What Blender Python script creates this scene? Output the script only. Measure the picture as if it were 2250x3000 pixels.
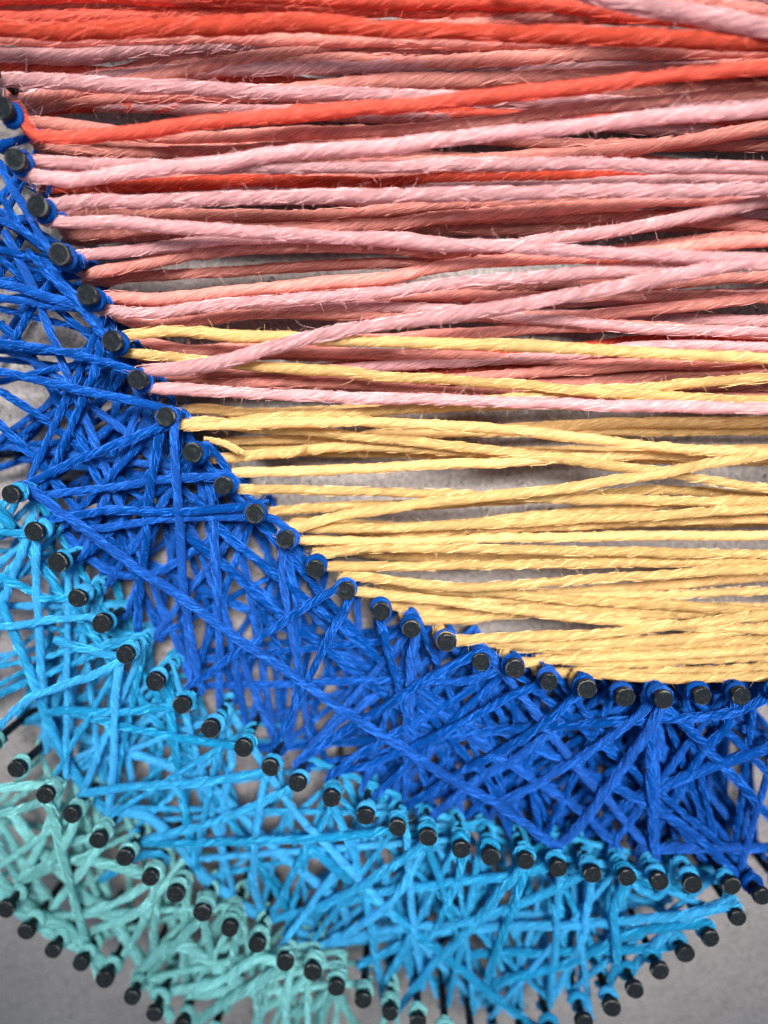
import bpy, math, random
import numpy as np
from mathutils import Matrix, Vector, Euler

# ------------------------------------------------------------------ scene, camera, light
sc = bpy.context.scene
for o in list(bpy.data.objects):
    bpy.data.objects.remove(o)
col = sc.collection
random.seed(11)
rng = np.random.default_rng(11)

CAM_H = 0.085            # camera height above the board (metres)
NAIL_H = 0.0127          # nails stand this far out of the board
FPX = 1800.0             # focal length in pixels of the 2250 x 3000 photograph
TILT = math.atan(260 / FPX)
YAW = math.atan(48 / FPX)

cam_data = bpy.data.cameras.new('camera')
cam = bpy.data.objects.new('camera', cam_data)
col.objects.link(cam)
cam.location = (0, 0, CAM_H)
cam.rotation_euler = Euler((-TILT, YAW, 0), 'XYZ')
cam_data.sensor_fit = 'VERTICAL'
cam_data.sensor_height = 36.0
cam_data.sensor_width = 27.0
cam_data.lens = FPX / 3000 * 36
cam_data.clip_start = 0.002
cam_data.clip_end = 10.0
cam_data.dof.use_dof = True
cam_data.dof.focus_distance = 0.0754
cam_data.dof.aperture_fstop = 5.6
sc.camera = cam

world = bpy.data.worlds.new('World')
sc.world = world
world.use_nodes = True
bg = world.node_tree.nodes['Background']
bg.inputs['Color'].default_value = (0.74, 0.87, 1.0, 1)
bg.inputs['Strength'].default_value = 0.50


def area_light(name, loc, target, size_x, size_y, power, color, spread):
    ld = bpy.data.lights.new(name, 'AREA')
    ld.shape = 'RECTANGLE'
    ld.size, ld.size_y = size_x, size_y
    ld.energy = power
    ld.spread = math.radians(spread)
    ld.color = color
    lo = bpy.data.objects.new(name, ld)
    col.objects.link(lo)
    lo.location = loc
    lo.rotation_euler = (Vector(target) - Vector(loc)).to_track_quat('-Z', 'Y').to_euler()
    return lo


# unseen lamp added above, beam narrowed so light pools and edges darken
area_light('unseen_key_light', (0.05, 0.105, 0.24), (0.003, 0.004, 0.006), 0.16, 0.14, 0.205, (1.0, 0.955, 0.90), 30)

sc.view_settings.view_transform = 'Standard'
sc.view_settings.look = 'None'
sc.view_settings.gamma = 1
sc.view_settings.exposure = 0.22
sc.view_settings.use_curve_mapping = False
sc.render.engine = 'CYCLES'
sc.cycles.max_bounces = 8
sc.cycles.diffuse_bounces = 5

# ------------------------------------------------------------------ photograph pixels -> places
K = 2250 / 1659.0        # tables below are in pixels of a 1659 x 2212 view
ROT = np.array(cam.rotation_euler.to_matrix())


def at(x, y, z):
    d = ROT @ np.array([(x * K - 1125) / FPX, -(y * K - 1500) / FPX, -1.0])
    t = (z - CAM_H) / d[2]
    return np.array([d[0] * t, d[1] * t, z])


def to_px(p):
    q = ROT.T @ (np.asarray(p) - np.array([0, 0, CAM_H]))
    return np.array([(1125 + FPX * q[0] / -q[2]) / K, (1500 - FPX * q[1] / -q[2]) / K])


def px_size(x, y, z):     # metres per view pixel at that place
    a = at(x, y, z)
    q = ROT.T @ (a - np.array([0, 0, CAM_H]))
    return -q[2] / FPX * K


# ------------------------------------------------------------------ materials
def new_mat(name):
    m = bpy.data.materials.new(name)
    m.use_nodes = True
    nt = m.node_tree
    return m, nt, nt.nodes['Principled BSDF']


def yarn_material(name, rgb, var=0.55, sheen=0.22, thru=0.48):
    m, nt, p = new_mat(name)
    N, L = nt.nodes, nt.links
    uv = N.new('ShaderNodeUVMap')
    mp = N.new('ShaderNodeMapping')
    mp.inputs['Scale'].default_value = (0.22, 15.0, 1)
    L.new(uv.outputs['UV'], mp.inputs['Vector'])
    n1 = N.new('ShaderNodeTexNoise')
    n1.inputs['Scale'].default_value = 1.6
    n1.inputs['Detail'].default_value = 5
    n1.inputs['Roughness'].default_value = 0.65
    L.new(mp.outputs['Vector'], n1.inputs['Vector'])
    tc = N.new('ShaderNodeTexCoord')
    n2 = N.new('ShaderNodeTexNoise')
    n2.inputs['Scale'].default_value = 150
    n2.inputs['Detail'].default_value = 2
    L.new(tc.outputs['Object'], n2.inputs['Vector'])
    mix = N.new('ShaderNodeMixRGB')
    lo = [c * (1 - var) for c in rgb]
    g = min(1 + var * 0.55, 0.97 / max(rgb))
    hi = [c * g for c in rgb]
    mix.inputs[1].default_value = (*lo, 1)
    mix.inputs[2].default_value = (*hi, 1)
    rmp = N.new('ShaderNodeMapRange')
    rmp.inputs[1].default_value = 0.32
    rmp.inputs[2].default_value = 0.68
    L.new(n1.outputs['Fac'], rmp.inputs[0])
    L.new(rmp.outputs[0], mix.inputs[0])
    mix2 = N.new('ShaderNodeMixRGB')
    mix2.blend_type = 'MULTIPLY'
    mix2.inputs[0].default_value = 0.5
    cr = N.new('ShaderNodeMapRange')
    cr.inputs[1].default_value = 0.3
    cr.inputs[2].default_value = 0.7
    cr.inputs[3].default_value = 0.72
    cr.inputs[4].default_value = 1.12
    L.new(n2.outputs['Fac'], cr.inputs[0])
    L.new(mix.outputs[0], mix2.inputs[1])
    L.new(cr.outputs[0], mix2.inputs[2])
    oi = N.new('ShaderNodeObjectInfo')
    hs = N.new('ShaderNodeHueSaturation')
    vr = N.new('ShaderNodeMapRange')
    vr.inputs[3].default_value = 0.82
    vr.inputs[4].default_value = 1.26
    L.new(oi.outputs['Random'], vr.inputs[0])
    L.new(vr.outputs[0], hs.inputs['Value'])
    sr = N.new('ShaderNodeMapRange')
    sr.inputs[3].default_value = 1.04
    sr.inputs[4].default_value = 0.965
    L.new(oi.outputs['Random'], sr.inputs[0])
    L.new(sr.outputs[0], hs.inputs['Saturation'])
    L.new(mix2.outputs[0], hs.inputs['Color'])
    L.new(hs.outputs[0], p.inputs['Base Color'])
    p.inputs['Roughness'].default_value = 0.88
    p.inputs['Specular IOR Level'].default_value = 0.06
    p.inputs['Sheen Weight'].default_value = sheen
    p.inputs['Sheen Roughness'].default_value = 0.45
    tint = [0.15 + 0.85 * c / max(rgb) for c in rgb]
    p.inputs['Sheen Tint'].default_value = (*tint, 1)
    b = N.new('ShaderNodeBump')
    b.inputs['Strength'].default_value = 0.9
    b.inputs['Distance'].default_value = 0.00016
    L.new(n1.outputs['Fac'], b.inputs['Height'])
    L.new(b.outputs['Normal'], p.inputs['Normal'])
    tr = N.new('ShaderNodeBsdfTranslucent')
    L.new(hs.outputs[0], tr.inputs['Color'])
    ms = N.new('ShaderNodeMixShader')
    ms.inputs[0].default_value = thru
    L.new(p.outputs[0], ms.inputs[1])
    L.new(tr.outputs[0], ms.inputs[2])
    L.new(ms.outputs[0], N['Material Output'].inputs['Surface'])
    return m


def fuzz_material(name, rgb):
    m, nt, p = new_mat(name)
    N, L = nt.nodes, nt.links
    tc = N.new('ShaderNodeTexCoord')
    n = N.new('ShaderNodeTexNoise')
    n.inputs['Scale'].default_value = 2500
    n.inputs['Detail'].default_value = 2
    L.new(tc.outputs['Object'], n.inputs['Vector'])
    r = N.new('ShaderNodeMapRange')
    r.inputs[1].default_value = 0.35
    r.inputs[2].default_value = 0.65
    L.new(n.outputs['Fac'], r.inputs[0])
    mx = N.new('ShaderNodeMixRGB')
    top = max(rgb)
    mx.inputs[1].default_value = (*[min(1, c * 1.05) for c in rgb], 1)
    mx.inputs[2].default_value = (*[(c * 1.5 + 0.05 * (0.3 + c / top)) * min(1.0, 0.93 / (top * 1.5 + 0.065)) for c in rgb], 1)
    L.new(r.outputs[0], mx.inputs[0])
    L.new(mx.outputs[0], p.inputs['Base Color'])
    p.inputs['Roughness'].default_value = 0.7
    p.inputs['Specular IOR Level'].default_value = 0.2
    return m


COLORS = {
    'P': (0.76, 0.42, 0.435),     # pale pink
    'S': (0.80, 0.335, 0.285),     # salmon, a deeper tone for the low strands
    'R': (0.74, 0.125, 0.082),   # coral red
    'Y': (0.94, 0.645, 0.28),     # yellow
    'B': (0.003, 0.085, 0.41),   # royal blue
    'L': (0.040, 0.40, 0.74),    # light blue
    'G': (0.25, 0.64, 0.65),     # teal
}
NAMES = {'P': 'pink_yarn', 'S': 'salmon_strands', 'R': 'red_yarn', 'Y': 'yellow_yarn',
         'B': 'blue_yarn', 'L': 'light_blue_yarn', 'G': 'teal_yarn'}
YARN_MAT = {k: yarn_material(NAMES[k] + '_fibre', c) for k, c in COLORS.items()}
FUZZ_MAT = {k: fuzz_material(NAMES[k] + '_fuzz', c) for k, c in COLORS.items()}


def board_material():
    m, nt, p = new_mat('painted_board')
    N, L = nt.nodes, nt.links
    tc = N.new('ShaderNodeTexCoord')
    big = N.new('ShaderNodeTexNoise')
    big.inputs['Scale'].default_value = 60
    big.inputs['Detail'].default_value = 6
    big.inputs['Roughness'].default_value = 0.7
    L.new(tc.outputs['Object'], big.inputs['Vector'])
    base = N.new('ShaderNodeMixRGB')
    base.inputs[1].default_value = (0.175, 0.158, 0.155, 1)
    base.inputs[2].default_value = (0.345, 0.318, 0.312, 1)
    L.new(big.outputs['Fac'], base.inputs[0])
    # dark pores
    vor = N.new('ShaderNodeTexVoronoi')
    vor.inputs['Scale'].default_value = 1100
    L.new(tc.outputs['Object'], vor.inputs['Vector'])
    por = N.new('ShaderNodeMapRange')
    por.inputs[1].default_value = 0.12
    por.inputs[2].default_value = 0.30
    por.inputs[3].default_value = 1
    por.inputs[4].default_value = 0
    L.new(vor.outputs['Distance'], por.inputs[0])
    msk = N.new('ShaderNodeTexNoise')
    msk.inputs['Scale'].default_value = 330
    msk.inputs['Detail'].default_value = 3
    L.new(tc.outputs['Object'], msk.inputs['Vector'])
    mr = N.new('ShaderNodeMapRange')
    mr.inputs[1].default_value = 0.44
    mr.inputs[2].default_value = 0.55
    L.new(msk.outputs['Fac'], mr.inputs[0])
    mul = N.new('ShaderNodeMath')
    mul.operation = 'MULTIPLY'
    L.new(por.outputs[0], mul.inputs[0])
    L.new(mr.outputs[0], mul.inputs[1])
    sp = N.new('ShaderNodeMixRGB')
    sp.inputs[2].default_value = (0.05, 0.047, 0.047, 1)
    L.new(mul.outputs[0], sp.inputs[0])
    L.new(base.outputs[0], sp.inputs[1])
    # fine grain
    fine = N.new('ShaderNodeTexNoise')
    fine.inputs['Scale'].default_value = 1700
    fine.inputs['Detail'].default_value = 3
    L.new(tc.outputs['Object'], fine.inputs['Vector'])
    fr = N.new('ShaderNodeMapRange')
    fr.inputs[1].default_value = 0.3
    fr.inputs[2].default_value = 0.7
    fr.inputs[3].default_value = 0.62
    fr.inputs[4].default_value = 1.3
    L.new(fine.outputs['Fac'], fr.inputs[0])
    mu2 = N.new('ShaderNodeMixRGB')
    mu2.blend_type = 'MULTIPLY'
    mu2.inputs[0].default_value = 1
    L.new(sp.outputs[0], mu2.inputs[1])
    L.new(fr.outputs[0], mu2.inputs[2])
    L.new(mu2.outputs[0], p.inputs['Base Color'])
    p.inputs['Roughness'].default_value = 0.85
    b = N.new('ShaderNodeBump')
    b.inputs['Strength'].default_value = 0.6
    b.inputs['Distance'].default_value = 0.00015
    L.new(fine.outputs['Fac'], b.inputs['Height'])
    L.new(b.outputs['Normal'], p.inputs['Normal'])
    return m


def nail_material(name, worn):
    m, nt, p = new_mat(name)
    N, L = nt.nodes, nt.links
    tc = N.new('ShaderNodeTexCoord')
    oi = N.new('ShaderNodeObjectInfo')
    off = N.new('ShaderNodeVectorMath')
    off.operation = 'ADD'
    L.new(tc.outputs['Object'], off.inputs[0])
    L.new(oi.outputs['Random'], off.inputs[1])
    n = N.new('ShaderNodeTexNoise')
    n.inputs['Scale'].default_value = 1900
    n.inputs['Detail'].default_value = 4
    n.inputs['Roughness'].default_value = 0.7
    L.new(off.outputs[0], n.inputs['Vector'])
    r = N.new('ShaderNodeMapRange')
    r.inputs[1].default_value = 0.55
    r.inputs[2].default_value = 0.72
    r.inputs[4].default_value = worn
    L.new(n.outputs['Fac'], r.inputs[0])
    mx = N.new('ShaderNodeMixRGB')
    mx.inputs[1].default_value = (0.006, 0.008, 0.010, 1)
    mx.inputs[2].default_value = (0.05, 0.058, 0.058, 1)
    L.new(r.outputs[0], mx.inputs[0])
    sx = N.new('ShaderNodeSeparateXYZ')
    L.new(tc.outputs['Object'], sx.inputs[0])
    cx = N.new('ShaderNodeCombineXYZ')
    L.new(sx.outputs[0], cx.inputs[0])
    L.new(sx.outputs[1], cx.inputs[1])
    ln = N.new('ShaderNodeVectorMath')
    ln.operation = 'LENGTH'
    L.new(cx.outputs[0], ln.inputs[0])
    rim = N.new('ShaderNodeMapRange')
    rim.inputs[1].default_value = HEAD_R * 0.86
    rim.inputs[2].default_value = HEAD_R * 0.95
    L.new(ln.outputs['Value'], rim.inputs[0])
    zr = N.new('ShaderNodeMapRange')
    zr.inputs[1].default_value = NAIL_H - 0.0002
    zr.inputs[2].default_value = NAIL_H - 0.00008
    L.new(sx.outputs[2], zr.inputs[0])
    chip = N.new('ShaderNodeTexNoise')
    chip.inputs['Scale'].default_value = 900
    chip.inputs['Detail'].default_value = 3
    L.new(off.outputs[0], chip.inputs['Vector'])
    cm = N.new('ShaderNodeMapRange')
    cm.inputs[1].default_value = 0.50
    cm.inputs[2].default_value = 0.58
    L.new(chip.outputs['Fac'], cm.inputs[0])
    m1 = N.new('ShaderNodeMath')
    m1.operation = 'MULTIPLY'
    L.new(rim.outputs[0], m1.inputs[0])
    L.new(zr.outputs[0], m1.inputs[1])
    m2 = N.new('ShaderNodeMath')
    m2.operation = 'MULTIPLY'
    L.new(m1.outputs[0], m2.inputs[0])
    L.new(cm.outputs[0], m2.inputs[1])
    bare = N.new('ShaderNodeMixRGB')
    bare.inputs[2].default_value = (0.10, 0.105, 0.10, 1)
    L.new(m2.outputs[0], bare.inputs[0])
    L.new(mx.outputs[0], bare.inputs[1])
    L.new(bare.outputs[0], p.inputs['Base Color'])
    p.inputs['Roughness'].default_value = 0.38
    p.inputs['Specular IOR Level'].default_value = 0.20
    rr = N.new('ShaderNodeMapRange')
    rr.inputs[3].default_value = 0.12
    rr.inputs[4].default_value = 0.42
    L.new(n.outputs['Fac'], rr.inputs[0])
    L.new(rr.outputs[0], p.inputs['Roughness'])
    b = N.new('ShaderNodeBump')
    b.inputs['Strength'].default_value = 0.5
    b.inputs['Distance'].default_value = 0.00006
    L.new(n.outputs['Fac'], b.inputs['Height'])
    L.new(b.outputs['Normal'], p.inputs['Normal'])
    return m


HEAD_R = 0.00118
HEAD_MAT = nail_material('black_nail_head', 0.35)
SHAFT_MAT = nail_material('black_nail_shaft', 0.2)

# ------------------------------------------------------------------ mesh helpers


def quad_mesh(name, verts, quads, mat, uvs=None, smooth=True):
    me = bpy.data.meshes.new(name)
    verts = np.asarray(verts, dtype=np.float32)
    quads = np.asarray(quads, dtype=np.int32)
    nq, k = quads.shape
    me.vertices.add(len(verts))
    me.vertices.foreach_set('co', verts.ravel())
    me.loops.add(nq * k)
    me.loops.foreach_set('vertex_index', quads.ravel())
    me.polygons.add(nq)
    me.polygons.foreach_set('loop_start', np.arange(0, nq * k, k, dtype=np.int32))
    me.polygons.foreach_set('loop_total', np.full(nq, k, dtype=np.int32))
    if smooth:
        me.polygons.foreach_set('use_smooth', np.ones(nq, dtype=bool))
    if uvs is not None:
        lay = me.uv_layers.new(name='UVMap')
        lay.data.foreach_set('uv', np.asarray(uvs, dtype=np.float32).ravel())
    me.materials.append(mat)
    me.update(calc_edges=True)
    me.validate()
    return me


def link(name, me, parent=None):
    o = bpy.data.objects.new(name, me)
    col.objects.link(o)
    if parent is not None:
        o.parent = parent
    return o


def lathe(name, profile, n, mat):
    v, q = [], []
    for r, z in profile:
        for i in range(n):
            a = 2 * math.pi * i / n
            v.append((r * math.cos(a), r * math.sin(a), z))
    for j in range(len(profile) - 1):
        for i in range(n):
            q.append((j * n + i, j * n + (i + 1) % n, (j + 1) * n + (i + 1) % n, (j + 1) * n + i))
    return quad_mesh(name, v, q, mat)


# ------------------------------------------------------------------ the board (surface)
bm_v, bm_q = [], []
BX0, BX1, BY0, BY1, BT = -0.16, 0.16, -0.17, 0.15, 0.012
bm_v = [(BX0, BY0, 0), (BX1, BY0, 0), (BX1, BY1, 0), (BX0, BY1, 0),
        (BX0, BY0, -BT), (BX1, BY0, -BT), (BX1, BY1, -BT), (BX0, BY1, -BT)]
bm_q = [(0, 1, 2, 3), (7, 6, 5, 4), (0, 4, 5, 1), (1, 5, 6, 2), (2, 6, 7, 3), (3, 7, 4, 0)]
board = link('board', quad_mesh('board', bm_v, bm_q, board_material(), smooth=False))
board['kind'] = 'structure'
board['label'] = 'grey speckled painted board behind all the nails and yarn'

# ------------------------------------------------------------------ nails
HR = HEAD_R
SR = 0.00056
z1 = NAIL_H
head_profile = [(SR, z1 - 0.00085), (HR * 0.92, z1 - 0.00082), (HR * 0.99, z1 - 0.00072), (HR, z1 - 0.0005),
                (HR, z1 - 0.00022), (HR * 0.965, z1 - 0.00008), (HR * 0.90, z1), (HR * 0.84, z1 - 0.00003),
                (HR * 0.5, z1 + 0.00001), (0.00002, z1 + 0.00002)]
HEADS = []
for hv in range(4):
    me = lathe('nail_head', head_profile, 28, HEAD_MAT)
    co = np.empty(len(me.vertices) * 3, dtype=np.float32)
    me.vertices.foreach_get('co', co)
    co = co.reshape(-1, 3)
    a = np.arctan2(co[:, 1], co[:, 0])
    rad = 1 + 0.022 * np.sin(2 * a + hv) + 0.014 * np.sin(3 * a + 2 * hv)
    co[:, 0] *= rad
    co[:, 1] *= rad
    co[:, 2] += 0.00005 * np.sin(a + hv * 1.7) * (np.hypot(co[:, 0], co[:, 1]) / HR)
    me.vertices.foreach_set('co', co.ravel())
    HEADS.append(me)
SHAFT = lathe('nail_shaft', [(0.00002, -0.0002), (SR, -0.0002), (SR, 0.004), (SR * 0.97, 0.008),
                             (SR * 1.02, z1 - 0.0012), (SR * 1.05, z1 - 0.0009)], 16, SHAFT_MAT)

ROW = {
    # upper blue edge, top left to right
    'A': [(-58, 118), (5, 232), (28, 340), (80, 446), (125, 548), (187, 640), (241, 737), (296, 820), (354, 901),
          (416, 979), (482, 1048), (545, 1110), (616, 1168), (679, 1228), (745, 1278), (823, 1322), (889, 1361),
          (964, 1392), (1040, 1429), (1114, 1448), (1188, 1473), (1269, 1491), (1350, 1507), (1434, 1511),
          (1519, 1506), (1605, 1508), (1692, 1500), (1778, 1489)],
    # between royal blue and light blue
    'B': [(-48, 985), (22, 1066), (73, 1148), (121, 1217), (166, 1291), (217, 1351), (270, 1414), (333, 1472),
          (392, 1527), (457, 1577), (524, 1620), (585, 1662), (644, 1697), (715, 1729), (790, 1764), (860, 1792),
          (923, 1811), (997, 1837), (1062, 1851), (1135, 1864), (1207, 1878), (1281, 1893), (1354, 1899),
          (1427, 1908), (1498, 1910), (1580, 1917)],
    # royal blue lower edge past the light blue band
    'E': [(1648, 1938), (1726, 1958)],
    # between light blue and teal
    'C': [(-28, 1612), (33, 1663), (96, 1719), (153, 1764), (208, 1815), (266, 1856), (324, 1899), (378, 1932),
          (436, 1973), (493, 2010), (556, 2043), (614, 2082), (673, 2104), (726, 2137), (786, 2164), (843, 2189),
          (903, 2211), (962, 2241), (1022, 2264)],
    # lower right edge of the light blue band, from the top down
    'F': [(1595, 1983), (1537, 2031), (1480, 2065), (1425, 2100), (1373, 2141), (1324, 2179), (1262, 2211),
          (1195, 2250), (1134, 2276), (1078, 2280)],
    # lower left edge of the teal band
    'D': [(10, 1964), (53, 2017), (113, 2055), (173, 2083), (224, 2120), (285, 2160), (332, 2192), (392, 2222),
          (455, 2255)],
}
ROW_TEXT = {
    'A': 'the row edging the sunset strands',
    'B': 'the row between royal and light blue',
    'E': 'the royal blue edge at far right',
    'C': 'the row between light blue and teal',
    'F': 'the lower right light blue edge',
    'D': 'the lower left teal edge',
}
ORD = ['first', 'second', 'third', 'fourth', 'fifth', 'sixth', 'seventh', 'eighth', 'ninth', 'tenth', 'eleventh',
       'twelfth', 'thirteenth', 'fourteenth', 'fifteenth', 'sixteenth', 'seventeenth', 'eighteenth', 'nineteenth',
       'twentieth', 'twenty-first', 'twenty-second', 'twenty-third', 'twenty-fourth', 'twenty-fifth',
       'twenty-sixth', 'twenty-seventh', 'twenty-eighth']
NAIL = {}                 # row -> list of (x, y) on the board
for row, pts in ROW.items():
    NAIL[row] = []
    seen = outs = 0
    for i, (x, y) in enumerate(pts):
        p = at(x, y, NAIL_H)
        NAIL[row].append(p[:2].copy())
        if not (-24 < x < 1683 and -24 < y < 2236):
            outs += 1
            txt = 'black nail, %s out of frame %s of %s' % (
                ORD[outs - 1], 'left' if x < 0 else 'right' if x > 1659 else 'bottom', ROW_TEXT[row])
        else:
            txt = 'round black nail, %s from the %s in %s' % (
                ORD[seen], 'top' if row == 'F' else 'left', ROW_TEXT[row])
            seen += 1
        o = bpy.data.objects.new('nail', None)
        o.empty_display_size = 0.002
        col.objects.link(o)
        o.location = (p[0], p[1], 0)
        tl = 0.025
        o.rotation_euler = (random.uniform(-tl, tl) * 0.5, random.uniform(-tl, tl) * 0.5, random.uniform(0, 6.28))
        o['label'] = txt
        o['category'] = 'nail'
        o['group'] = 'black nails hammered into the board'
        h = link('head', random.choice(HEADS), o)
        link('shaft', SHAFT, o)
        s = random.uniform(0.95, 1.06)
        h.scale = (s, s, 1)

# ------------------------------------------------------------------ yarn
YARN_TEXT = {
    'P': ('pale pink cotton yarn strung in horizontal strands across the upper half', 'yarn'),
    'S': ('deeper salmon strands strung low behind the pale pink strands', 'yarn'),
    'R': ('bright coral red yarn strung among the pink strands near the top', 'yarn'),
    'Y': ('yellow cotton yarn strung in horizontal strands above the blue band', 'yarn'),
    'B': ('royal blue fuzzy yarn criss-crossing the widest curved band', 'yarn'),
    'L': ('light sky-blue yarn criss-crossing the band below the royal blue', 'yarn'),
    'G': ('pale teal yarn criss-crossing the lower left corner band', 'yarn'),
}
YARN = {}
for k in COLORS:
    e = bpy.data.objects.new(NAMES[k], None)
    e.empty_display_size = 0.005
    col.objects.link(e)
    e['label'], e['category'] = YARN_TEXT[k]
    e['group'] = 'yarns wound round the nails'
    YARN[k] = e
HAIRS = {k: [] for k in COLORS}      # (centre line, radius) for the fuzz


def catmull(P, step):
    P = np.asarray(P, dtype=float)
    if len(P) == 2:
        n = max(2, int(np.linalg.norm(P[1] - P[0]) / step))
        t = np.linspace(0, 1, n + 1)[:, None]
        return P[0] * (1 - t) + P[1] * t
    Q = np.vstack([2 * P[0] - P[1], P, 2 * P[-1] - P[-2]])
    out = []
    for i in range(1, len(Q) - 2):
        p0, p1, p2, p3 = Q[i - 1], Q[i], Q[i + 1], Q[i + 2]
        n = max(2, int(np.linalg.norm(p2 - p1) / step))
        t = np.linspace(0, 1, n, endpoint=False)[:, None]
        out.append(0.5 * ((2 * p1) + (-p0 + p2) * t + (2 * p0 - 5 * p1 + 4 * p2 - p3) * t ** 2
                          + (-p0 + 3 * p1 - 3 * p2 + p3) * t ** 3))
    out.append(P[-1][None])
    return np.vstack(out)


def resample(P, step):
    d = np.r_[0, np.cumsum(np.linalg.norm(np.diff(P, axis=0), axis=1))]
    n = max(4, int(d[-1] / step))
    s = np.linspace(0, d[-1], n + 1)
    return np.stack([np.interp(s, d, P[:, i]) for i in range(3)], 1), s


def smooth_noise(n, cell):
    m = max(2, int(n / cell) + 2)
    v = rng.normal(0, 1, m + 1)
    x = np.linspace(0, m - 1, n)
    i = x.astype(int)
    f = x - i
    f = f * f * (3 - 2 * f)
    return v[i] * (1 - f) + v[np.minimum(i + 1, m)] * f


def tube(P, R, s, sides=14, twist=1.0, rough=1.0, fat=None):
    n = len(P)
    T = np.gradient(P, axis=0)
    T /= np.linalg.norm(T, axis=1)[:, None] + 1e-12
    up = np.array([0, 0, 1.0])
    S = np.cross(T, up)
    S /= np.linalg.norm(S, axis=1)[:, None] + 1e-9
    U = np.cross(S, T)
    th = np.linspace(0, 2 * np.pi, sides, endpoint=False) - np.pi / 2      # seam faces the board
    pitch = R * 18.0 / twist
    slack = 0.13 * smooth_noise(n, 11 * R / max(s[1] - s[0], 1e-9))
    ph = 2 * np.pi * (s / pitch + slack) + rng.uniform(0, 6.28)
    A = th[None, :] - ph[:, None]
    r = 1 + rough * (0.035 * np.cos(3 * A) + 0.03 * np.cos(5 * A + 1.3) + 0.035 * np.cos(8 * A + 0.4 + s[:, None] / R * 0.3))
    r = r * (1 + 0.05 * smooth_noise(n, 2.2 * R / max(s[1] - s[0], 1e-9)) + 0.07 * smooth_noise(n, 14 * R / max(s[1] - s[0], 1e-9)))[:, None]
    r = r + rough * 0.018 * rng.normal(0, 1, r.shape)
    r = r * R * (fat[:, None] if fat is not None else 1.0)
    V = P[:, None, :] + r[:, :, None] * (np.cos(th)[None, :, None] * S[:, None, :] + np.sin(th)[None, :, None] * U[:, None, :])
    i = np.arange(n - 1)[:, None]
    j = np.arange(sides)[None, :]
    jn = (j + 1) % sides
    q = np.stack(np.broadcast_arrays(i * sides + j, i * sides + jn, (i + 1) * sides + jn, (i + 1) * sides + j), -1).reshape(-1, 4)
    u = s / R                                    # length in radii
    tw = u / 18.0 * twist + slack
    o = rng.uniform(0, 200)
    vv = np.arange(sides + 1) / sides
    UV = np.stack(np.broadcast_arrays((u + o)[:, None], vv[None, :] - tw[:, None] + o * 0.37), -1)
    a = UV[:-1, :-1]; b = UV[:-1, 1:]; c = UV[1:, 1:]; d = UV[1:, :-1]
    uvs = np.stack([a, b, c, d], 2).reshape(-1, 2)
    return V.reshape(-1, 3), q, uvs


def arc_round(nail, z, R, frm, turn, sgn, dz=0.0):
    """points round a nail shaft, beginning on the tangent side of a strand that arrives from frm"""
    c = np.asarray(nail)
    d = c - np.asarray(frm)[:2]
    d /= np.linalg.norm(d) + 1e-9
    a0 = math.atan2(d[1], d[0]) - sgn * math.pi / 2
    rr = SR + R * 0.60
    n = max(4, int(abs(turn) / 0.35))
    return [np.array([c[0] + rr * math.cos(a0 + sgn * turn * k / n), c[1] + rr * math.sin(a0 + sgn * turn * k / n),
                      z + dz * k / n]) for k in range(n + 1)]


def build_strand(kind, pts, R, name='strand', label=None, sides=14, fuzz=1.0, wob=1.0, rough=1.0, grip=(False, False), dens=0.68):
    """pts: rough path in 3-D"""
    step = R * dens
    P = catmull(pts, step)
    P, s = resample(P, step)
    n = len(P)
    cell = 9 * R / step
    P[:, 0] += wob * 0.10 * R * smooth_noise(n, cell)
    P[:, 1] += wob * 0.10 * R * smooth_noise(n, cell)
    P[:, 2] += wob * 0.10 * R * smooth_noise(n, cell)
    fat = np.ones(n)
    if grip[0]:
        fat *= 0.62 + 0.38 * np.clip((s - 3.0 * R) / (5 * R), 0, 1)
    if grip[1]:
        fat *= 0.62 + 0.38 * np.clip((s[-1] - s - 3.0 * R) / (5 * R), 0, 1)
    V, q, uv = tube(P, R, s, sides=sides, rough=rough, fat=fat)
    o = link(name, quad_mesh(NAMES[kind] + '_' + name, V, q, YARN_MAT[kind], uv), YARN[kind])
    if label:
        o['label'] = label
    HAIRS[kind].append((P, R, fuzz))
    return o


def nearest_nail(px, z, rows, maxd):
    best, bd = None, maxd
    for r in rows:
        for c in NAIL[r]:
            d = np.linalg.norm(to_px((c[0], c[1], z)) - np.array(px))
            if d < bd:
                best, bd = c, d
    return best


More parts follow.
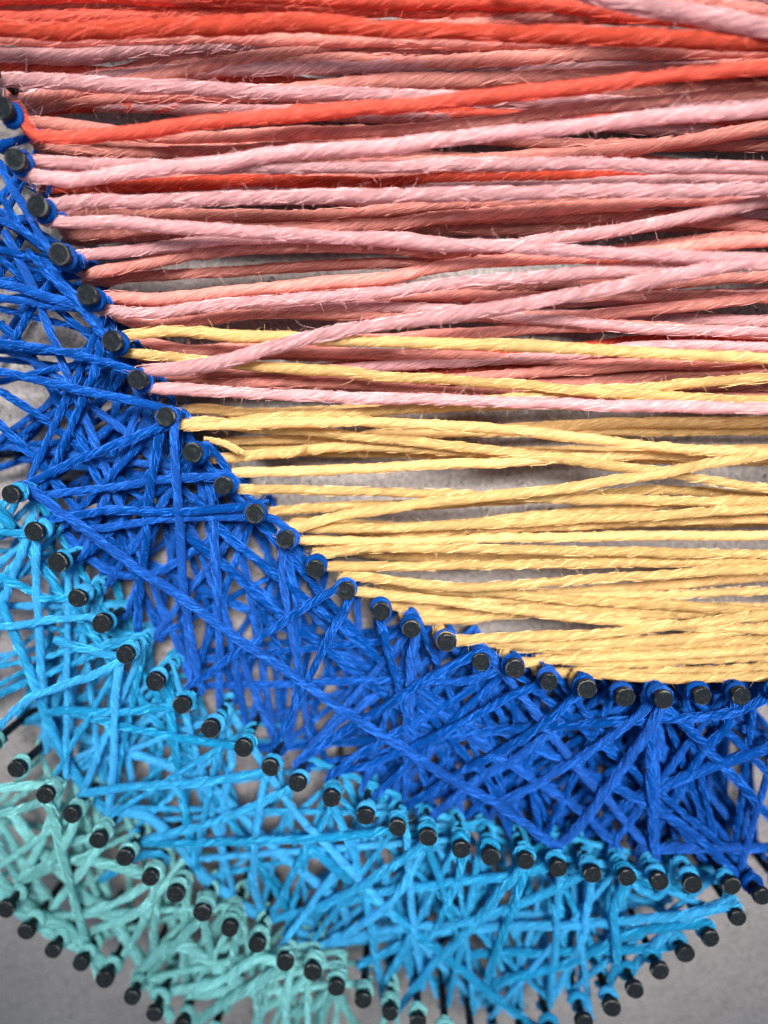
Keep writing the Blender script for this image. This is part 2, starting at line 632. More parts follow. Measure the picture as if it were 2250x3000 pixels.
def strand_px(kind, pts, zs, width, rows=(), snap=(70, 70), label=None, ext=(0, 0), fuzz=1.0, wob=1.0):
    """a strand seen through view pixels pts at heights zs (fractions of the nail height at both ends)"""
    z0, z1 = zs[0] * NAIL_H, zs[1] * NAIL_H
    pts = [tuple(map(float, p)) for p in pts]
    if ext[0]:
        (xa, ya), (xb, yb) = pts[0], pts[1]
        L = math.hypot(xb - xa, yb - ya)
        pts.insert(0, (xa - (xb - xa) / L * ext[0], ya - (yb - ya) / L * ext[0]))
    if ext[1]:
        (xa, ya), (xb, yb) = pts[-1], pts[-2]
        L = math.hypot(xb - xa, yb - ya)
        pts.append((xa - (xb - xa) / L * ext[1], ya - (yb - ya) / L * ext[1]))
    d = np.r_[0, np.cumsum([math.hypot(pts[i + 1][0] - pts[i][0], pts[i + 1][1] - pts[i][1]) for i in range(len(pts) - 1)])]
    f = d / d[-1]
    W = [at(p[0], p[1], z0 * (1 - t) + z1 * t) for p, t in zip(pts, f)]
    mid = pts[len(pts) // 2]
    R = 0.5 * width * px_size(mid[0], mid[1], 0.5 * (z0 + z1))
    grip = [False, False]
    for end in (0, -1):
        if not snap[end]:
            continue
        z = z0 if end == 0 else z1
        c = nearest_nail(pts[end], z, rows, snap[end])
        if c is None and rows != 'A' and -5 < pts[end][0] < 1670 and pts[end][1] < 2215:
            # the far end dives under the other strands to a nail further on
            z *= 0.55
            pe, pn = np.array(pts[end]), np.array(pts[1 if end == 0 else -2])
            dr = (pe - pn) / np.linalg.norm(pe - pn)
            best, bd = None, 1e9
            for r in rows:
                for cc in NAIL[r]:
                    v = to_px((cc[0], cc[1], z)) - pe
                    along, off = v @ dr, abs(v[0] * dr[1] - v[1] * dr[0])
                    if along > -10 and off < 70 and along + 3 * off < bd:
                        best, bd = cc, along + 3 * off
            c = best
            if c is not None:
                W = [W[0]] + W if end == 0 else W + [W[-1]]
        if c is None:
            continue
        grip[end] = True
        nb = W[1] if end == 0 else W[-2]
        # which side of the nail does the strand pass?
        v = c - nb[:2]
        e = W[end][:2] - nb[:2]
        sgn = 1 if v[0] * e[1] - v[1] * e[0] < 0 else -1
        arc = arc_round(c, z, R, nb, random.uniform(2.4, 3.6), sgn, random.uniform(-1.2, 0.4) * R)
        # the traced end point lies before the nail or is replaced by the tangent point
        if end == 0:
            W = arc[::-1] + W[1:]
        else:
            W = W[:-1] + arc
    return build_strand(kind, W, R, label=label, fuzz=fuzz, wob=wob, grip=grip)


def parse(txt):
    out = []
    for ln in txt.strip().splitlines():
        ln = ln.strip()
        if not ln:
            continue
        head, _, rest = ln.partition(':')
        lab = None
        if '|' in rest:
            rest, lab = rest.split('|')
            lab = lab.strip()
        h = head.split()
        pts = [tuple(float(v) for v in p.split(',')) for p in rest.split()]
        out.append((h, pts, lab))
    return out


# ---- the horizontal sunset strands: colour, height, width : view pixels
SUNSET = parse('''
S .40 30: 420,128 600,116 830,111 1000,109 1300,108 1659,118
R .42 30: 0,40 200,37 500,27 800,22 1000,14 1200,4
R .50 28: 560,-6 760,2 950,6 1200,12 1400,40 1659,52
S .40 32: 0,14 150,9 330,-4 480,-14
R .52 34: 0,-8 200,-14 420,-6 650,8 830,14 1000,28 1180,30
P .82 38: 1270,-18 1340,0 1450,22 1560,45 1659,68 | pale pink strand slanting down into the top right corner
S .50 30: 1480,6 1560,14 1659,26
R .34 30: 150,30 400,24 600,16 800,4 1000,-6
R .76 37: 0,60 150,67 300,64 425,56 530,49 675,50 830,61 980,68 1130,75 1280,80 1430,84 1659,96 | brightest coral red strand running right across the top
S .52 30: 0,82 130,86 260,84 420,82 600,86
P .44 33: 0,118 150,121 250,111 415,101 600,92 800,72 1030,46 1200,40 1330,28 1450,8
R .36 26: 0,146 250,158 400,160 560,150 830,148 1100,152 1300,140
S .42 32: 700,128 830,138 980,135 1130,128 1300,118 1450,113 1659,110
P .48 32: 200,172 330,163 450,153 600,146 830,140 1000,142
P .66 31: 0,172 100,176 225,183 350,187 450,193 600,200 830,207 950,210 1100,214 1300,222
S .44 33: 500,206 700,190 830,178 1000,174 1250,166 1450,155 1659,142
R .36 24: 120,200 350,214 500,222 700,226 860,224
R .34 22: 520,172 700,180 830,187 950,192 1150,196
R .80 30: 44,262 70,288 130,299 250,288 400,271 550,255 700,241 829,231 980,217 1130,201 1280,184 1450,166 1659,148 | coral red strand leaving the top left nails and climbing right
S .56 27: 75,268 200,281 330,294 450,297 600,290 830,283 1030,270 1180,246 1330,229 1500,214 1659,202
S .40 26: 70,330 300,332 450,328 600,318 830,302 1000,300 1250,310
S .44 30: 1080,345 1280,330 1400,315 1530,296 1659,275
P .72 28: 65,350 150,354 300,360 420,363 600,364 829,360 930,357 1030,355 1180,355 1330,358 1500,362 1659,366
P .82 31: 72,392 150,390 250,378 375,362 500,348 650,330 829,317 930,305 1055,292 1180,279 1330,262 1500,246 1659,233 | pale pink strand rising steadily under the red climbing one
R .46 28: 90,408 300,401 450,395 575,391 700,393 829,396 960,385 1100,386 1280,379 1450,372 1659,380 | red strand showing between two pale pink ones
S .40 22: 90,372 220,374 400,384 600,382 830,376 960,372
P .78 31: 112,430 225,433 300,436 450,430 600,426 829,424 980,420 1130,416 1280,415 1480,413 1659,411
S .50 26: 116,456 300,461 500,465 700,462 829,455 1000,440 1200,436 1400,428
S .56 27: 640,494 829,487 950,470 1130,457 1250,447 1400,440 1659,424
P .50 24: 1150,400 1300,394 1450,388 1659,385
R .34 26: 330,478 560,480 800,474 1000,470 1180,466 1400,462 1500,474 1659,490
S .40 28: 1180,468 1330,470 1450,472 1560,482 1659,494
P .84 28: 124,474 225,481 350,489 500,500 650,508 829,519 980,530 1130,537 1330,548 1500,556 1659,562 | pale pink strand sinking gently to the right above the bare board
P .62 27: 185,556 300,541 415,526 530,514 700,512 900,522 1000,530 1130,526 1250,511 1380,490 1480,470 1580,450 1659,432
S .42 26: 1180,562 1330,540 1480,524 1659,502
S .52 27: 190,588 275,578 350,563 425,550 550,536 700,532 830,535 960,545
S .58 28: 235,646 325,646 425,637 550,625 700,613 829,602 930,582 1030,569 1130,561 1250,556 1400,545 1530,530 1659,518
P .72 28: 232,682 325,678 425,664 500,656 650,645 829,632 954,616 1080,606 1200,596 1330,590 1500,582 1659,572
S .46 26: 230,664 330,662 450,650 600,640 760,640
S .46 27: 235,692 330,700 450,690 600,674 830,679 980,681 1100,686 1230,685 1380,672 1530,655 1659,642
P .58 24: 700,662 860,664 1000,672 1130,688 1280,700 1450,712 1659,716
P .86 31: 318,806 400,795 500,774 600,746 725,720 829,704 930,688 1030,672 1130,657 1230,640 1330,621 1455,596 1555,579 1659,566 | long pale pink strand climbing over the yellow ones to the right edge
S .40 26: 1030,620 1200,612 1380,616 1530,606 1659,598
Y .76 26: 277,722 350,717 425,719 500,726 600,731 829,738 980,742 1130,748 1280,756 1430,763 1659,773 | topmost yellow strand
S .48 24: 290,748 400,756 500,757 650,760 829,764 980,768 1130,776 1250,782
S .52 26: 500,752 700,738 900,729 1080,714 1230,704 1400,707 1659,722
R .36 24: 1240,752 1350,738 1470,728 1659,736
P .50 24: 1200,770 1350,752 1480,746 1659,750
S .54 25: 900,822 1030,815 1130,806 1255,796 1380,788 1530,779 1659,776
R .36 22: 1050,796 1250,781 1400,788 1530,798 1659,800
S .42 24: 1080,826 1300,818 1480,812 1659,806
Y .70 24: 287,764 375,771 450,779 525,788 650,797 750,804 829,814 980,820 1130,832 1205,840 1300,848 1450,858 1659,866
S .46 24: 335,820 460,812 600,806 750,812 900,820
Y .62 24: 398,922 475,915 550,907 650,900 750,893 829,886 930,876 1050,866 1130,856 1230,847 1330,840 1480,830 1659,815
P .82 27: 333,844 400,843 500,848 650,854 829,861 980,866 1130,870 1280,875 1430,878 1659,881 | lowest pale pink strand, lying among the yellow ones
S .52 24: 340,836 420,834 500,828 650,826 829,836 980,846 1100,852
Y .44 23: 385,880 450,885 550,892 700,888 829,884 1000,878 1200,872
Y .74 24: 400,928 500,920 600,915 700,912 829,912 930,916 1030,923 1155,935 1280,948 1380,960 1480,970 1580,976 1659,979
Y .38 25: 600,902 829,910 1000,925 1180,922 1300,915 1430,913 1659,911
Y .66 23: 455,912 550,925 700,935 829,948 930,958 1055,972 1180,987 1280,1000 1380,1013 1480,1031 1580,1046 1659,1057
Y .46 24: 450,988 550,984 620,978 700,968 829,966 1000,976 1130,978 1250,984 1400,990 1659,996
Y .40 20: 440,950 560,952 700,950 829,938 1000,935
Y .58 23: 508,1026 600,1020 700,1016 829,1011 980,1003 1130,996 1280,987 1400,985 1659,990
Y .62 23: 528,1058 650,1060 829,1063 980,1068 1080,1073 1250,1078 1400,1081 1659,1084
Y .78 24: 640,1138 740,1114 829,1099 930,1085 1030,1074 1130,1065 1230,1053 1330,1036 1430,1021 1530,1003 1659,982 | yellow strand crossing its neighbours as it climbs to the right edge
Y .40 22: 590,1098 740,1092 900,1090 1030,1084 1200,1074 1330,1064 1450,1058 1659,1074
Y .54 22: 850,1145 1000,1131 1130,1117 1330,1101 1480,1086 1659,1071
Y .66 22: 650,1146 829,1141 1030,1132 1180,1126 1380,1115 1500,1108 1659,1098
Y .48 20: 690,1158 950,1150 1180,1140 1330,1131 1480,1126 1659,1122
Y .58 22: 655,1176 829,1168 1030,1164 1230,1160 1430,1158 1659,1156
Y .68 22: 690,1186 829,1183 980,1184 1130,1187 1280,1191 1480,1195 1659,1197
Y .40 22: 1000,1206 1180,1203 1330,1202 1480,1205 1659,1209
Y .62 22: 712,1226 829,1224 1030,1221 1230,1218 1430,1214 1659,1211
Y .72 23: 752,1246 829,1252 930,1263 1030,1269 1130,1263 1230,1255 1380,1245 1530,1235 1659,1228
Y .66 23: 770,1275 829,1284 930,1294 1030,1307 1130,1320 1230,1332 1330,1341 1430,1349 1659,1360
Y .56 23: 760,1250 930,1270 1030,1276 1130,1284 1230,1293 1380,1302 1530,1312 1659,1320
Y .46 22: 900,1310 1000,1300 1130,1294 1280,1289 1480,1283 1659,1275
Y .42 20: 1000,1292 1280,1274 1430,1265 1659,1244
Y .44 21: 845,1318 950,1325 1050,1318 1200,1311 1400,1318 1659,1338
Y .52 21: 905,1356 1000,1339 1080,1329 1180,1324 1330,1328
Y .72 24: 985,1378 1080,1377 1230,1373 1330,1366 1430,1354 1550,1341 1659,1328
Y .64 24: 988,1392 1130,1393 1280,1391 1430,1384 1550,1370 1659,1352
Y .56 23: 1070,1407 1230,1405 1380,1398 1530,1389 1659,1379
Y .64 22: 1112,1420 1280,1420 1430,1414 1659,1402
Y .54 20: 1130,1432 1280,1432 1480,1427 1659,1418
Y .60 23: 1205,1449 1330,1453 1480,1450 1659,1441
Y .70 22: 1275,1458 1400,1464 1530,1464 1659,1460 | lowest yellow strand, just above the nails
''')
for k, (h, pts, lab) in enumerate(SUNSET):
    kind, z, w = h[0], float(h[1]), float(h[2])
    zj = z + random.uniform(-0.015, 0.015)
    za, zb = zj, zj + random.uniform(-0.02, 0.03)
    ext0, snap0 = 0, 0
    if pts[0][0] <= 0 or pts[0][1] < 5:
        ext0 = 190
    elif nearest_nail(pts[0], z * NAIL_H, 'A', 62) is not None:
        snap0 = 62
    else:
        # starts hidden behind other strands: run on, lower down, to the nail at that level
        za = max(0.22, zj - 0.12)
        x, y = pts[0]
        slope = (pts[1][1] - y) / (pts[1][0] - x)
        best = min(NAIL['A'], key=lambda c: abs(to_px((c[0], c[1], za * NAIL_H))[1] - (y - slope * 0.4 * (x - to_px((c[0], c[1], za * NAIL_H))[0]))))
        q = to_px((best[0], best[1], za * NAIL_H))
        if q[0] < x - 40:
            pts = [tuple(q)] + ([((q[0] * 0.5 + x * 0.5), (q[1] * 0.42 + y * 0.58))] if x - q[0] > 200 else []) + pts
        snap0 = 30
    if pts[-1][0] < 1640:
        # dips behind other strands: runs on, lower down, to the right
        zb = max(0.22, zj - 0.16)
        x, y = pts[-1]
        slope = (y - pts[-2][1]) / (x - pts[-2][0])
        pts = pts + [(x + (1720 - x) * 0.5, y + slope * 0.25 * (1720 - x)), (1720, y + slope * 0.32 * (1720 - x))]
    strand_px(kind, pts, (za, zb), w * 0.91, rows='A', snap=(snap0, 0), label=lab, ext=(ext0, 330), fuzz=1.0)

# frayed plies that have come loose near the tenth nail
for pts in ([(442, 946), (480, 953), (508, 966), (528, 978)], [(455, 952), (486, 962), (515, 977)],
            [(600, 985), (628, 984), (645, 976), (662, 962)]):
    strand_px('Y', pts, (0.62, 0.66), 9, label='thin frayed ply standing loose from the yellow strands', fuzz=1.5, snap=(0, 0))

# ---- traced strands of the blue bands: heights, width : view pixels
BLUE = parse('''
.80 .74 22: 40,1030 125,1104 180,1141 280,1216 400,1296 500,1371 600,1436 700,1506 829,1591 950,1668 1080,1742 1200,1815 | long royal blue strand running diagonally across the whole band
.93 .60 20: 738,1262 640,1325 520,1408 412,1488 | royal blue strand running down left from a nail by the yellow
.90 .62 20: 752,1300 705,1390 665,1471 625,1550 588,1632
.92 .60 20: 374,925 380,1020 388,1130 396,1270 408,1350 422,1462 | near vertical royal blue strand hanging from the eighth nail
.84 .55 20: 340,945 330,1020 320,1093 310,1200 300,1290 292,1380
.90 .66 21: 350,925 290,945 225,972 150,1004 70,1052
.84 .60 19: 208,793 186,845 165,893 140,950 118,1005 100,1064
.82 .90 20: -30,797 60,816 125,832 225,853 335,882
.78 .88 20: -30,738 60,748 125,757 225,783 290,808
.80 .90 14: 60,540 100,590 150,640 190,688 228,728
.76 .86 14: 92,560 140,615 190,672 232,722
.74 .84 22: -20,612 50,625 100,642 185,660
.70 .80 18: -20,640 60,652 130,664 190,655
.66 .56 19: -20,832 75,893 150,950 215,1000 300,1070
.60 .60 20: -20,898 75,990 160,1090 230,1160 300,1250
.66 .78 20: 120,1072 200,1060 250,1053 350,1036 470,1030
.74 .86 20: 140,1100 230,1104 300,1106 430,1104 528,1098
.70 .80 18: 200,1143 290,1131 380,1118 525,1122
.72 .58 21: 425,1080 490,1156 575,1226 650,1286 750,1366 829,1431 940,1512 1040,1585
.66 .54 20: 400,1155 500,1236 600,1326 700,1401 829,1501 920,1570
.78 .50 19: 462,1136 468,1256 474,1406 481,1551
.70 .48 19: 617,1190 632,1260 640,1330 643,1456 640,1600
.82 .70 18: 608,1195 612,1250 618,1300
.93 .62 22: 1020,1408 930,1463 829,1527 740,1580 640,1640 | royal blue strand sloping down left from below the yellow
.84 .60 20: 1180,1478 1105,1502 1000,1561 900,1608 800,1650 716,1672
.74 .58 20: 1052,1411 1105,1476 1180,1571 1245,1656 1330,1750 1400,1840
.92 .60 24: 1426,1530 1380,1606 1340,1662 1305,1709 1255,1779 1205,1822 | royal blue strand slanting steeply down left at the right
.80 .60 20: 1262,1500 1180,1556 1080,1622 960,1690 860,1752
.82 .62 22: 1400,1530 1330,1581 1250,1636 1160,1690 1080,1740
.80 .60 24: 1446,1535 1505,1591 1555,1646 1640,1740 1700,1800
.80 .84 22: 1440,1552 1530,1547 1610,1530 1690,1512
.80 .64 20: 1600,1535 1565,1572 1530,1607 1480,1680
.76 .66 24: 1410,1540 1405,1620 1406,1720 1408,1870
.60 .66 22: 1390,1828 1480,1830 1560,1831 1700,1832
.62 .76 24: 1380,1720 1430,1700 1525,1659 1700,1600
.56 .70 22: 1130,1600 1230,1650 1330,1700 1480,1790 1590,1880
.60 .60 20: 900,1500 1000,1580 1130,1670 1250,1750 1350,1810
.58 .66 20: 960,1730 1040,1680 1110,1640 1200,1570
.70 .60 19: 700,1668 760,1638 829,1600 930,1540 1000,1500
.64 .60 19: 640,1620 720,1570 760,1540
.66 .72 18: 800,1470 900,1472 1010,1470 1110,1472
.60 .68 18: 770,1390 820,1384 880,1372
.80 .86 18: 560,1110 590,1120 612,1150
.80 .84 18: 826,1345 832,1372 838,1405
.78 .80 18: 888,1385 886,1420 884,1450
.50 .60 20: 120,1180 230,1230 330,1240 450,1170
.50 .60 20: 0,700 60,760 130,870 180,960
.60 .50 18: 20,760 90,790 200,880 300,960 420,1080
.60 .70 20: 10,500 40,560 70,620 110,720
.70 .85 18: 0,352 22,400 60,460 100,530 122,560
.66 .80 16: 0,420 30,470 60,510 100,545
.60 .75 18: -20,470 30,490 80,520 120,552
.54 .70 18: 30,740 60,680 110,610 140,560
''')
for k, (h, pts, lab) in enumerate(BLUE):
    z0, z1_, w = map(float, h)
    strand_px('B', pts, (z0, z1_), w * 0.86, rows='ABE', snap=(58, 58), label=lab, fuzz=1.5)

LIGHT = parse('''
.80 .92 17: -30,1358 60,1347 130,1338 215,1332 | light blue strand running left from a nail almost level
.78 .92 19: -30,1548 60,1512 125,1486 200,1458 262,1428 | light blue strand running down to the left edge
.90 .60 18: 256,1436 250,1500 247,1556 245,1660 240,1770
.72 .56 20: 0,1300 25,1360 75,1476 110,1571 150,1655 205,1785
.84 .54 18: 73,1165 80,1270 85,1356 92,1470 98,1600
.70 .84 18: 125,1536 250,1537 385,1531
.74 .90 18: 120,1380 180,1402 265,1420
.78 .70 18: -30,1234 50,1268 100,1291 185,1327
.62 .84 18: 140,1540 275,1571 375,1591 515,1620
.70 .90 19: 185,1698 300,1699 450,1689 578,1676 | light blue strand running almost level to the nail beside royal blue
.66 .90 17: 265,1828 400,1822 600,1814 740,1806 850,1797 | longest level light blue strand
.62 .84 18: 285,1826 380,1799 450,1779 550,1741 640,1706
.86 .54 18: 566,1682 558,1760 553,1809 548,1900 543,1995
.60 .92 20: 580,2012 700,1954 829,1884 918,1824 | light blue strand climbing right to its nail
.66 .50 18: 500,1632 490,1690 480,1770 470,1890
.70 .56 20: 370,1545 385,1650 400,1760 425,1870 450,1935
.60 .56 22: 255,1715 320,1765 375,1810 450,1900 545,1975
.80 .56 17: 716,1748 690,1790 660,1835 590,1965
.80 .52 18: 728,1748 755,1820 775,1885 800,2000 832,2185
.68 .60 22: 640,1800 750,1895 829,1955 955,2059 1045,2134 1180,2240 | broad light blue strand running diagonally to the bottom edge
.90 .60 22: 1128,1872 1075,1930 1045,1969 970,2053
.90 .56 19: 1140,1876 1115,1940 1100,1979 1052,2115
.64 .84 19: 800,1934 955,1909 1080,1894 1205,1884
.60 .90 20: 1020,2006 1205,1999 1330,1989 1480,1974 1592,1960 | level light blue strand reaching the tip of its band
.60 .86 20: 1090,2117 1230,2079 1330,2029 1405,2006 1532,2000
.90 .70 21: 1347,1905 1326,1960 1328,2010 1332,2070 1328,2165
.72 .86 22: 1362,2110 1405,2049 1475,1989 1575,1928
.84 .56 18: 1207,1890 1203,1960 1200,2039 1192,2190
.84 .56 18: 1281,1900 1265,1970 1255,2034 1215,2195
.70 .60 16: 1252,2030 1262,2090 1275,2200
.60 .80 19: 858,2180 905,2125 950,2069 1040,1980 1130,1875
.58 .84 19: 800,2058 980,1999 1130,1949 1275,1900
.84 .54 16: 870,1802 885,1900 895,2009 912,2170
.84 .54 16: 925,1822 950,1900 975,1980 1010,2080
.56 .80 18: 1060,2060 1200,2056 1330,2053 1478,2046
.76 .70 17: 1358,1905 1390,1925 1428,1930 1440,1905
.66 .80 17: 1430,1915 1480,1940 1530,1958 1592,1965
.80 .76 17: 1360,1912 1400,1890 1425,1906
.86 .70 20: -10,1105 30,1140 60,1180
.80 .80 16: -20,1142 20,1150 70,1160
.76 .60 18: 52,1180 30,1240 10,1300 -10,1380
.56 .74 18: 220,1900 300,1850 360,1810
.60 .80 18: 585,1680 620,1730 660,1780 720,1840
.50 .60 20: 380,1660 480,1720 560,1800 650,1880 740,1960
.56 .80 17: 790,1780 740,1860 690,1930 610,2040
.64 .80 18: 640,2070 700,2040 790,1990 860,1930 915,1835
.50 .60 18: 640,2040 720,2035 829,2010 930,2000
.80 .64 18: 1000,1850 990,1900 970,1940 940,2010
''')
for k, (h, pts, lab) in enumerate(LIGHT):
    z0, z1_, w = map(float, h)
    strand_px('L', pts, (z0, z1_), w * 0.90, rows='BCF', snap=(58, 58), label=lab, fuzz=1.1)

TEAL = parse('''
.84 .90 19: -40,1705 20,1700 98,1694
.76 .88 18: -40,1760 30,1755 100,1738
.92 .66 19: 104,1735 118,1770 135,1844 165,1959 215,2110 | long teal strand falling steeply to the lower edge nails
.70 .60 16: -10,1810 35,1894 80,1965
.62 .88 22: 40,1852 150,1859 250,1872 328,1885 | broad teal strand running left from its nail
.72 .76 22: -40,1880 0,1925 50,1974 125,2024 178,2070 | thick teal strand along the lower left edge
.66 .80 24: -40,1850 10,1910 80,1970 150,2010 220,2090
.62 .90 20: 195,1968 260,1946 324,1922
.62 .86 19: 205,2012 265,1985 322,1950
.90 .66 18: 326,1925 315,1975 300,2009 245,2112
.60 .92 20: 345,2066 390,2028 434,1996
.66 .92 22: 368,2178 475,2119 560,2068 608,2090 | bright teal strand rising to the right near the bottom
.66 .92 22: 400,2222 460,2182 525,2144 612,2102
.80 .56 18: 438,1985 450,2030 465,2084 485,2170
.80 .56 19: 508,2015 504,2070 500,2134 495,2220
.76 .56 19: 337,1960 333,2020 325,2105
.76 .56 18: 402,1945 396,2050 388,2165
.80 .62 20: 628,2088 622,2140 612,2225
.64 .64 22: 225,1955 300,2074 335,2140 370,2200
.84 .62 18: 722,2140 705,2170 690,2225
.84 .62 18: 728,2142 745,2175 775,2225
.64 .84 20: 60,1900 110,1860 150,1800
.60 .84 20: 100,1960 160,1905 205,1830
.60 .80 20: 70,1870 90,1820 110,1740
.50 .60 22: 0,1780 60,1880 130,1980 200,2060
.50 .60 22: 20,1740 80,1830 180,1930 260,2010 340,2130
.56 .80 18: 130,1830 180,1815 215,1808
.70 .70 22: 300,2060 380,2040 470,2090 560,2150
.60 .80 20: 560,2180 620,2150 680,2120
.56 .80 20: 620,2190 680,2170 730,2150
''')
for k, (h, pts, lab) in enumerate(TEAL):
    z0, z1_, w = map(float, h)
    strand_px('G', pts, (z0, z1_), w * 0.92, rows='CD', snap=(58, 58), label=lab, fuzz=0.8)


# ---- the deeper criss-cross layers, nail to nail
def nail_strand(kind, c0, c1, za, zb, R, fuzz=1.0):
    c0, c1 = np.asarray(c0), np.asarray(c1)
    s0, s1 = random.choice((-1, 1)), random.choice((-1, 1))
    A = arc_round(c0, za, R, c1, random.uniform(1.2, 2.2), s0, random.uniform(-2, 1) * R)
    B_ = arc_round(c1, zb, R, c0, random.uniform(1.2, 2.2), s1, random.uniform(-2, 1) * R)
    a, b = A[0], B_[0]
    mid = [a * (1 - t) + b * t for t in (0.08, 0.5, 0.92)]
    build_strand(kind, A[::-1] + mid + B_, R, fuzz=fuzz, sides=10, wob=0.5, grip=(True, True), dens=0.8)


def fill(kind, up, low, n, reach, zr, zr2, R, fuzz=1.0, bias=0):
    up = list(up)
    low = list(low)
    made = 0
    for k in range(n * 3):
        if made >= n:
            break
        i = random.randrange(len(up)) if k >= len(up) else k
        c0 = up[i]
        dist = [np.linalg.norm(c0 - c) for c in low]
        j = int(np.argmin(dist)) + int(round(random.gauss(bias, reach)))
        if not 0 <= j < len(low):
            continue
        c1 = low[j]
        if np.linalg.norm(c0 - c1) < 0.004:
            continue
        z = random.uniform(*zr) * NAIL_H
        zb = (z / NAIL_H + zr2 + random.gauss(0, 0.05)) * NAIL_H
        zb = min(0.80 * NAIL_H, max(0.10 * NAIL_H, zb))
        nail_strand(kind, c0, c1, z, zb, R * random.uniform(0.92, 1.08), fuzz)
        made += 1


A, B, C, D, E, F = (NAIL[k] for k in 'ABCDEF')
BU, BD, LU, LD, GU, GD = (0.12, 0.70), -0.05, (0.20, 0.74), -0.08, (0.22, 0.76), -0.05
fill('B', A[5:], B + E, 86, 6.5, BU, BD, 0.00044, 1.1, bias=1)
fill('B', A[17:], B[14:] + E, 40, 5.0, BU, BD, 0.00047, 1.0)
# loose zigzags of the upper left, whose far ends leave the frame
left_out = [at(x, y, 0)[:2] for x, y in ((-90, 300), (-95, 420), (-100, 540), (-100, 660), (-95, 780), (-85, 880), (-90, 960), (-90, 1030))]
fill('B', A[1:11], left_out + B[:7], 54, 3.0, BU, BD, 0.00044, 1.1)
right_b = [at(x, y, 0)[:2] for x, y in ((1700, 1600), (1720, 1680), (1730, 1760), (1725, 1840))]
fill('B', A[20:], B[24:] + E + right_b, 26, 2.5, BU, BD, 0.00047, 1.0)
fill('L', B[1:], C + F[::-1], 74, 6.0, LU, LD, 0.00040, 0.9)
fill('L', B[12:], F[::-1], 24, 3.5, LU, LD, 0.00041, 0.9)
left_l = [at(x, y, 0)[:2] for x, y in ((-90, 1180), (-90, 1300), (-85, 1420), (-80, 1530))]
fill('L', B[1:8], left_l + C[:6], 44, 3.0, LU, LD, 0.00040, 0.9)
fill('L', B[13:23], C[13:] + F[:3:-1], 30, 3.6, LU, LD, 0.00042, 0.9)
left_g = [at(x, y, 0)[:2] for x, y in ((-80, 1720), (-75, 1800), (-60, 1890))]
fill('G', C[1:13], left_g + D, 22, 4.0, GU, GD, 0.00043, 0.7)
low_g = [at(x, y, 0)[:2] for x, y in ((540, 2300), (610, 2305), (690, 2310), (770, 2315), (850, 2320))]
fill('G', C[9:16], D[6:] + low_g, 22, 2.4, (0.4, 0.78), GD, 0.00044, 0.7)
fill('G', C[8:15], D[4:], 8, 3.0, GU, GD, 0.00043, 0.7)

# low strands behind the sunset, close to the board
for ys, kinds in (((-12, 10, 36, 62, 90, 112, 136, 160, 186, 212, 240, 262), 'SSRP'),
                  ((292, 332, 372, 425, 458, 500, 662, 704, 772, 815), 'SSP'), ((940, 1152, 1300), 'Y')):
    for y in ys:
        y += random.uniform(-6, 6)
        kind = random.choice(kinds)
        z = random.uniform(0.20, 0.32)
        c = min(NAIL['A'], key=lambda c: abs(to_px((c[0], c[1], z * NAIL_H))[1] - y))
        q = to_px((c[0], c[1], z * NAIL_H))
        sl = random.uniform(-0.045, 0.045)
        xs = [q[0] + 10, q[0] + 250, 0.5 * (q[0] + 1900), 1900]
        pts = [(x, q[1] + 3 + sl * (x - q[0]) + random.uniform(-5, 5)) for x in xs]
        strand_px(kind, pts, (z, z), 22 if kind == 'Y' else 27, rows='A', snap=(60, 0), fuzz=0.5)

# ---- windings round the nails just under their heads
def winding(kind, c, z, R, turns, drop):
    n = int(14 * turns)
    a0 = random.uniform(0, 6.28)
    rr = SR + R * 0.9
    pts = [np.array([c[0] + rr * (1 + 0.06 * math.sin(i)) * math.cos(a0 + 2 * math.pi * turns * i / n),
                     c[1] + rr * (1 + 0.06 * math.sin(i)) * math.sin(a0 + 2 * math.pi * turns * i / n),
                     z - drop * i / n]) for i in range(n + 1)]
    build_strand(kind, pts, R, name='winding', sides=10, fuzz=0.8, wob=0.6, dens=0.7)


def ZW():
    return NAIL_H - 0.0013 - random.uniform(0, 0.0003)


for i, c in enumerate(A):
    winding('B', c, ZW(), 0.00046, random.uniform(1.0, 1.4), 0.0005)
winding('Y', A[17], NAIL_H - 0.00125, 0.00034, 1.2, 0.0002)
for i, c in enumerate(B):
    winding('L', c, ZW(), 0.00039, random.uniform(1.0, 1.4), 0.0005)
for c in E:
    winding('B', c, NAIL_H * 0.84, 0.00046, 1.3, 0.0008)
for i, c in enumerate(C):
    winding('G', c, ZW(), 0.00042, random.uniform(1.0, 1.5), 0.0006)
for c in D:
    winding('G', c, NAIL_H * random.uniform(0.80, 0.88), 0.00044, random.uniform(0.7, 1.1), 0.0005)
for c in F:
    winding('L', c, NAIL_H * random.uniform(0.76, 0.88), 0.00044, random.uniform(0.8, 1.1), 0.0004)


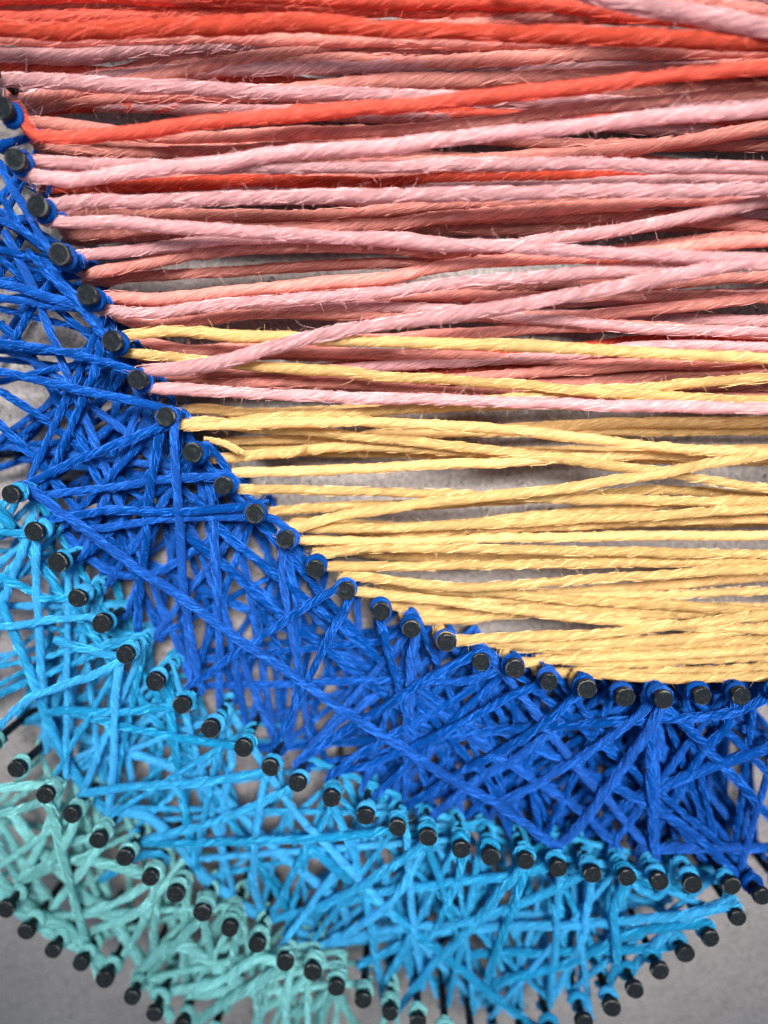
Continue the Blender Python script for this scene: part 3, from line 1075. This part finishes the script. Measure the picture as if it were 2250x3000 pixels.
# ------------------------------------------------------------------ fuzz: loose fibres standing off the yarn
def fibre_tubes(pts, rad):
    """flat fibres through pts (n, m, 3), each turned its own way"""
    n, m = pts.shape[:2]
    D0 = pts[:, 1] - pts[:, 0]
    D0 /= np.linalg.norm(D0, axis=1)[:, None] + 1e-12
    ref = np.cross(D0, rng.normal(0, 1, (n, 3)) + np.array([0, 0, 2.0]))
    ref /= np.linalg.norm(ref, axis=1)[:, None] + 1e-9
    V = np.empty((n, m, 2, 3))
    V[:, :, 0] = pts - rad[None, :, None] * ref[:, None, :]
    V[:, :, 1] = pts + rad[None, :, None] * ref[:, None, :]
    base = (np.arange(n) * m * 2)[:, None]
    i = np.arange(m - 1)[None, :] * 2
    q = np.stack(np.broadcast_arrays(base + i, base + i + 1, base + i + 3, base + i + 2), -1).reshape(-1, 4)
    return V.reshape(-1, 3), q


def fuzz_mesh(kind, per_mm, hug_mm, hair_r, hug_w=2.1):
    # fibres that stand off
    pts_all = []
    starts, dirs, tang, lens = [], [], [], []
    hug = []
    for P, R, f in HAIRS[kind]:
        seg = np.linalg.norm(np.diff(P, axis=0), axis=1)
        step = seg.mean()
        L = seg.sum() * 1000
        T_ = np.gradient(P, axis=0)
        T_ /= np.linalg.norm(T_, axis=1)[:, None] + 1e-12
        S_ = np.cross(T_, [0, 0, 1.0])
        S_ /= np.linalg.norm(S_, axis=1)[:, None] + 1e-9
        U_ = np.cross(S_, T_)
        n = rng.poisson(L * per_mm * f)
        if n:
            idx = rng.integers(1, len(P) - 1, n)
            T, S, U = T_[idx], S_[idx], U_[idx]
            a = rng.uniform(-0.35 * np.pi, 1.35 * np.pi, n)
            N = np.cos(a)[:, None] * S + np.sin(a)[:, None] * U
            starts.append(P[idx] + N * R * 0.9 + T * rng.uniform(-R, R, n)[:, None])
            dirs.append(N)
            tang.append(T * rng.choice([-1.0, 1.0], n)[:, None])
            lens.append(R * rng.gamma(1.2, 0.55, n) + R * 0.2)
        # fibres lying along the twist on the lit side
        n = rng.poisson(L * hug_mm * f)
        if n and len(P) > 12:
            m = 4
            ln = R * rng.uniform(1.6, 4.2, n)
            i0 = rng.uniform(0, 1, n) * (len(P) - 2)
            a0 = rng.uniform(-0.05 * np.pi, 1.05 * np.pi, n)
            off = R * (1.0 + np.abs(rng.normal(0, 0.07, n)))
            tw = rng.normal(1.0, 0.7, n) * 2 * np.pi / (18 * R)
            h = np.empty((n, m, 3))
            for k in range(m):
                d = ln * k / (m - 1)
                ii = np.clip(i0 + d / step, 0, len(P) - 1.001)
                j = ii.astype(int)
                fr = (ii - j)[:, None]
                c = P[j] * (1 - fr) + P[j + 1] * fr
                a = a0 + tw * d
                rr = off * (1 + 0.05 * rng.normal(0, 1, n) * (k in (0, m - 1)))
                h[:, k] = c + rr[:, None] * (np.cos(a)[:, None] * S_[j] + np.sin(a)[:, None] * U_[j])
            hug.append(h)
    S0, N, T, Ln = map(np.concatenate, (starts, dirs, tang, lens))
    n = len(S0)
    lean = rng.uniform(0.2, 1.6, n)[:, None]
    curl = rng.normal(0, 0.7, (n, 3))
    d = N + T * lean
    d /= np.linalg.norm(d, axis=1)[:, None]
    m = 4
    p = S0.copy()
    pts = np.empty((n, m, 3))
    for k in range(m):
        pts[:, k] = p
        d = d + curl * 0.65 + rng.normal(0, 0.35, (n, 3))
        d /= np.linalg.norm(d, axis=1)[:, None]
        p = p + d * (Ln / (m - 1))[:, None]
    V1, q1 = fibre_tubes(pts, hair_r * np.array([1.0, 0.9, 0.75, 0.4]))
    H = np.concatenate(hug)
    V2, q2 = fibre_tubes(H, hair_r * hug_w * np.array([0.5, 1.0, 1.0, 0.5]))
    o = link('fuzz', quad_mesh(NAMES[kind] + '_fuzz', np.vstack([V1, V2]), np.vstack([q1, q2 + len(V1)]), FUZZ_MAT[kind]), YARN[kind])
    o['kind'] = 'stuff'
    return n + len(H)


FUZZ = {'P': (6, 3.6), 'S': (2.4, 2), 'R': (5, 3), 'Y': (3.4, 2.8), 'B': (1.7, 4.0), 'L': (1.2, 2.9), 'G': (1.2, 2.8)}
tot = 0
for k, (per, hugs) in FUZZ.items():
    tot += fuzz_mesh(k, per, hugs, 0.0000105, 3.0 if k in 'BLG' else 2.1)
